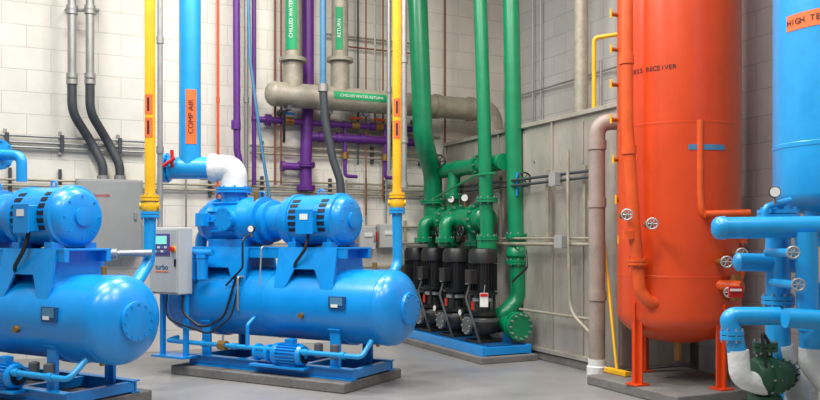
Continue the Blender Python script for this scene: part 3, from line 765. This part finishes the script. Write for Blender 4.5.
tube(g,'right_riser',[Vector((S(726,0,d3).x,d3,TOP)),S(731,110,d3),S(738,205,d3),S(738,216,d3),S(702,216,7.4),S(700,190,7.42),S(700,120,7.42)],.034,ORP,.08,14)
tube(g,'right_branch',[S(738,216,d3),S(741,270,d3),S(733,300,7.7)],.042,ORP,.08,14)
flange(g,S(740,240,d3),(0,0,1),.042,ORP)
tube(g,'right_side_port',[S(750,213,7.3),S(705,214,7.35)],.034,ORP,.1,14)
for q in((627,215,7.4),(652,224,7.25),(726,262,7.25),(741,254,7.3)):
    c=S(*q);cyl(g,'valve_body',c+Vector((0,.18,0)),c,.03,BRASS,12);wheel(g,c,(-.25,-1,.05),.048,SILV,.05,.008)
cyl(g,'valve_bonnet',S(735,275,7.45),S(735,300,7.45),.05,BRASS,14)
wheel(g,S(729,292,7.3),(-.3,-1,0),.045,SILV,.06,.008)
cyl(g,'lower_nozzle',S(715,285,7.5),S(742,287,7.3),.055,ORP,18)
cyl(g,'drain_valve',(RC.x,RC.y,.5),(RC.x,RC.y,.3),.04,BRASS,12)
box(g,'tag_red',S(736,292,7.15),(.13,.015,.1),REDM,bev=.002)
box(g,'tag_text_bar',S(736,290,7.13),(.1,.006,.02),LBLW,bev=0)

# ---------------------------------------------------------------- blue receiver tank at far right
BC=Vector((3.38,6.2,0));BR=.52
g=Group('vertical_receiver_tank',BC)
prof=[];zb=1.85
for k in range(11):
    t=k/10*PI/2;prof.append((zb-.18*math.cos(t),BR*math.sin(t)))
prof+=[(2.2,BR),(2.205,BR+.004),(2.235,BR+.004),(2.24,BR),(4.0,BR),(5.5,BR)]
for k in range(9):
    t=k/8*PI/2;prof.append((5.6+.25*math.sin(t),BR*math.cos(t)))
lathe(g,'shell',prof,(BC.x,BC.y,0),(0,0,1),BLUE2,72)
for a in(45,135,-40):
    q=math.radians(a);dx=Vector((math.cos(q),math.sin(q),0));p=BC+dx*(BR-.02)
    box(g,'leg',p+UP*1.05,(.02,.12,2.1),BLUE2,rz=q,bev=.003);box(g,'leg_flange',p+UP*1.05,(.1,.02,2.1),BLUE2,rz=q,bev=.003)
    box(g,'leg_foot',p+UP*.01,(.2,.2,.02),BLUE2,rz=q,bev=.003)
zl2=S(800,18,5.9).z
arcplate(g,'tank_label',(BC.x,BC.y,zl2),(0,0,1),BR+.001,-.06,.06,(math.sin(math.radians(-35)),-math.cos(math.radians(-35)),0),.75,LBLO)
curved_text(g,'HIGH TEMP RECEIVER',BC,BR+.003,zl2,math.radians(-75),.062,.040,DARK)
cyl(g,'nozzle',(BC.x-.3,BC.y-.1,1.9),(BC.x-.3,BC.y-.1,1.45),.07,BLUE2,20)
g=Group('cooling_water_manifold',S(770,270,5.8))
d=5.55
tube(g,'upper_header',[S(718,228,d),S(900,226,d)],.075,BLUE2,.1,24)
lathe(g,'upper_header_cap',[(-.03,.03),(-.02,.06),(0,.078),(.05,.083)],S(717,228,d),(1,0,0),BLUE2,24)
d=5.75
tube(g,'vertical_main',[S(778,205,d),S(778,358,d)],.085,BLUE2,.1,24)
flange(g,S(778,214,d),(0,0,1),.085,BLUE2,bm=BLUE2)
flange(g,S(778,300,d),(0,0,1),.08,BLUE2,bm=SILV,k=1.4)
tube(g,'middle_branch',[S(738,262,d),S(812,264,d)],.066,BLUE2,.1,22)
lathe(g,'middle_cap',[(-.03,.03),(-.02,.05),(0,.068)],S(738,262,d),(1,0,0),BLUE2,22)
tube(g,'second_vertical',[S(806,232,5.5),S(808,330,5.5)],.072,BLUE2,.1,22)
tube(g,'lower_branch',[S(779,316,5.45),S(727,316,5.45),S(734,336,5.45),S(737,352,5.45)],.062,BLUE2,.09,22)
tube(g,'lower_branch',[S(785,318,5.3),S(900,324,5.3)],.066,BLUE2,.09,22)
flange(g,S(732,335,5.45),(0,0,1),.055,BLUE2,k=1.4,bm=SILV)
tube(g,'insulated_leg',[S(738,350,5.45),S(740,378,5.45),S(765,386,5.5)],.07,WHITE,.1,22)
tube(g,'insulated_leg',[S(780,345,d),S(783,368,d),S(797,384,d),S(800,420,d)],.09,WHITE,.12,22)
tube(g,'insulated_leg',[S(812,328,5.5),S(813,350,5.5)],.085,BLUE2,.12,22)
tube(g,'insulated_leg',[S(813,348,5.5),S(813,365,5.5),S(830,385,5.5),S(832,455,5.5)],.09,WHITE,.12,22)
for q in((792,253,5.35),(797,285,5.35)):
    c=S(*q);cyl(g,'valve_body',c+Vector((-.03,.3,0)),c,.03,BLUE2,12);wheel(g,c,(-.25,-1,.1),.038,SILV,.04,.008)
tube(g,'small_line',[S(765,235,5.6),S(765,207,5.6),S(790,200,5.7)],.022,BLUE2,.05,12)
gauge(g,S(775,192,5.6),(-.3,-1,0),.04)
for px,dd in((778,5.75),(832,5.5)):
    p=S(px,0,dd);cyl(g,'support_post',(p.x,p.y+.12,0),(p.x,p.y+.12,1.2),.035,BLUE2,12)
    box(g,'support_foot',(p.x,p.y+.12,.01),(.16,.16,.02),BLUE2,bev=.003)
pc=S(765,372,5.55)
g=Group('circulation_pump',(pc.x,pc.y,0))
box(g,'plinth',(pc.x,pc.y+.05,.16),(.45,.5,.32),PADM,bev=.01)
lathe(g,'volute',[(-.12,.06),(-.1,.12),(-.04,.14),(.04,.14),(.1,.12),(.12,.06)],(pc.x,pc.y,.55),(1,.2,0),GREEND,28)
lathe(g,'volute_ring',[(-.02,.16),(.02,.16)],(pc.x,pc.y,.55),(1,.2,0),GREEND,28)
bolts(g,'volute_bolts',(pc.x-.03,pc.y,.55),(1,.2,0),.15,10,.009,.06,SILV)
lathe(g,'motor',[(0,.07),(.02,.1),(.3,.1),(.33,.07)],(pc.x+.1,pc.y+.02,.55),(.6,.9,0),GREEND,24)
fins(g,'motor_fins',(pc.x+.1,pc.y+.02,.55),(.6,.9,0),.09,.115,.04,.28,18,GREEND,.006)
box(g,'foot',(pc.x,pc.y,.37),(.16,.2,.12),GREEND,bev=.006)
cyl(g,'discharge_neck',(pc.x,pc.y,.63),(pc.x,pc.y,.78),.05,GREEND,18)
flange(g,(pc.x,pc.y,.76),(0,0,1),.05,GREEND)
tube(g,'vent_hose',[(pc.x+.02,pc.y-.05,.76),(pc.x-.08,pc.y-.12,.9),(pc.x-.02,pc.y-.1,.5)],.012,BLACK,.1,8)

# ---------------------------------------------------------------- ceiling light fixtures
def light(x,y,pw,sx=1.6,sy=.4,col=(1,.975,.93)):
    g=Group('ceiling_light_fixture',(x,y,6.3))
    box(g,'housing',(x,y,6.42),(sx+.1,sy+.1,.1),LBLW,bev=.01)
    cyl(g,'hanger',(x-.5,y,6.45),(x-.5,y,6.6),.01,GALV,6);cyl(g,'hanger',(x+.5,y,6.45),(x+.5,y,6.6),.01,GALV,6)
    l=bpy.data.lights.new('lamp','AREA');l.shape='RECTANGLE';l.size=sx;l.size_y=sy;l.energy=pw;l.color=col
    o=bpy.data.objects.new('lamp',l);scene.collection.objects.link(o);o.parent=g.e;o.location=(0,0,.05)
for x,y,p in((-4.2,7.0,220),(-1.8,8.6,190),(-2.2,5.2,200),(1.0,8.2,150),(1.2,5.4,150),(3.2,3.8,120),(.2,2.6,170),(-3.8,2.6,150)):
    light(x,y,p)
w=bpy.data.worlds.new('World');scene.world=w;w.use_nodes=True
bg=w.node_tree.nodes['Background'];bg.inputs[0].default_value=(.88,.92,1,1);bg.inputs[1].default_value=.26

# ---------------------------------------------------------------- camera
cam=bpy.data.cameras.new('Camera');co=bpy.data.objects.new('Camera',cam);scene.collection.objects.link(co)
co.location=(0,0,H);co.rotation_euler=(PI/2,0,0)
cam.sensor_width=36;cam.lens=36*FPX/820;cam.shift_y=40/820
scene.camera=co
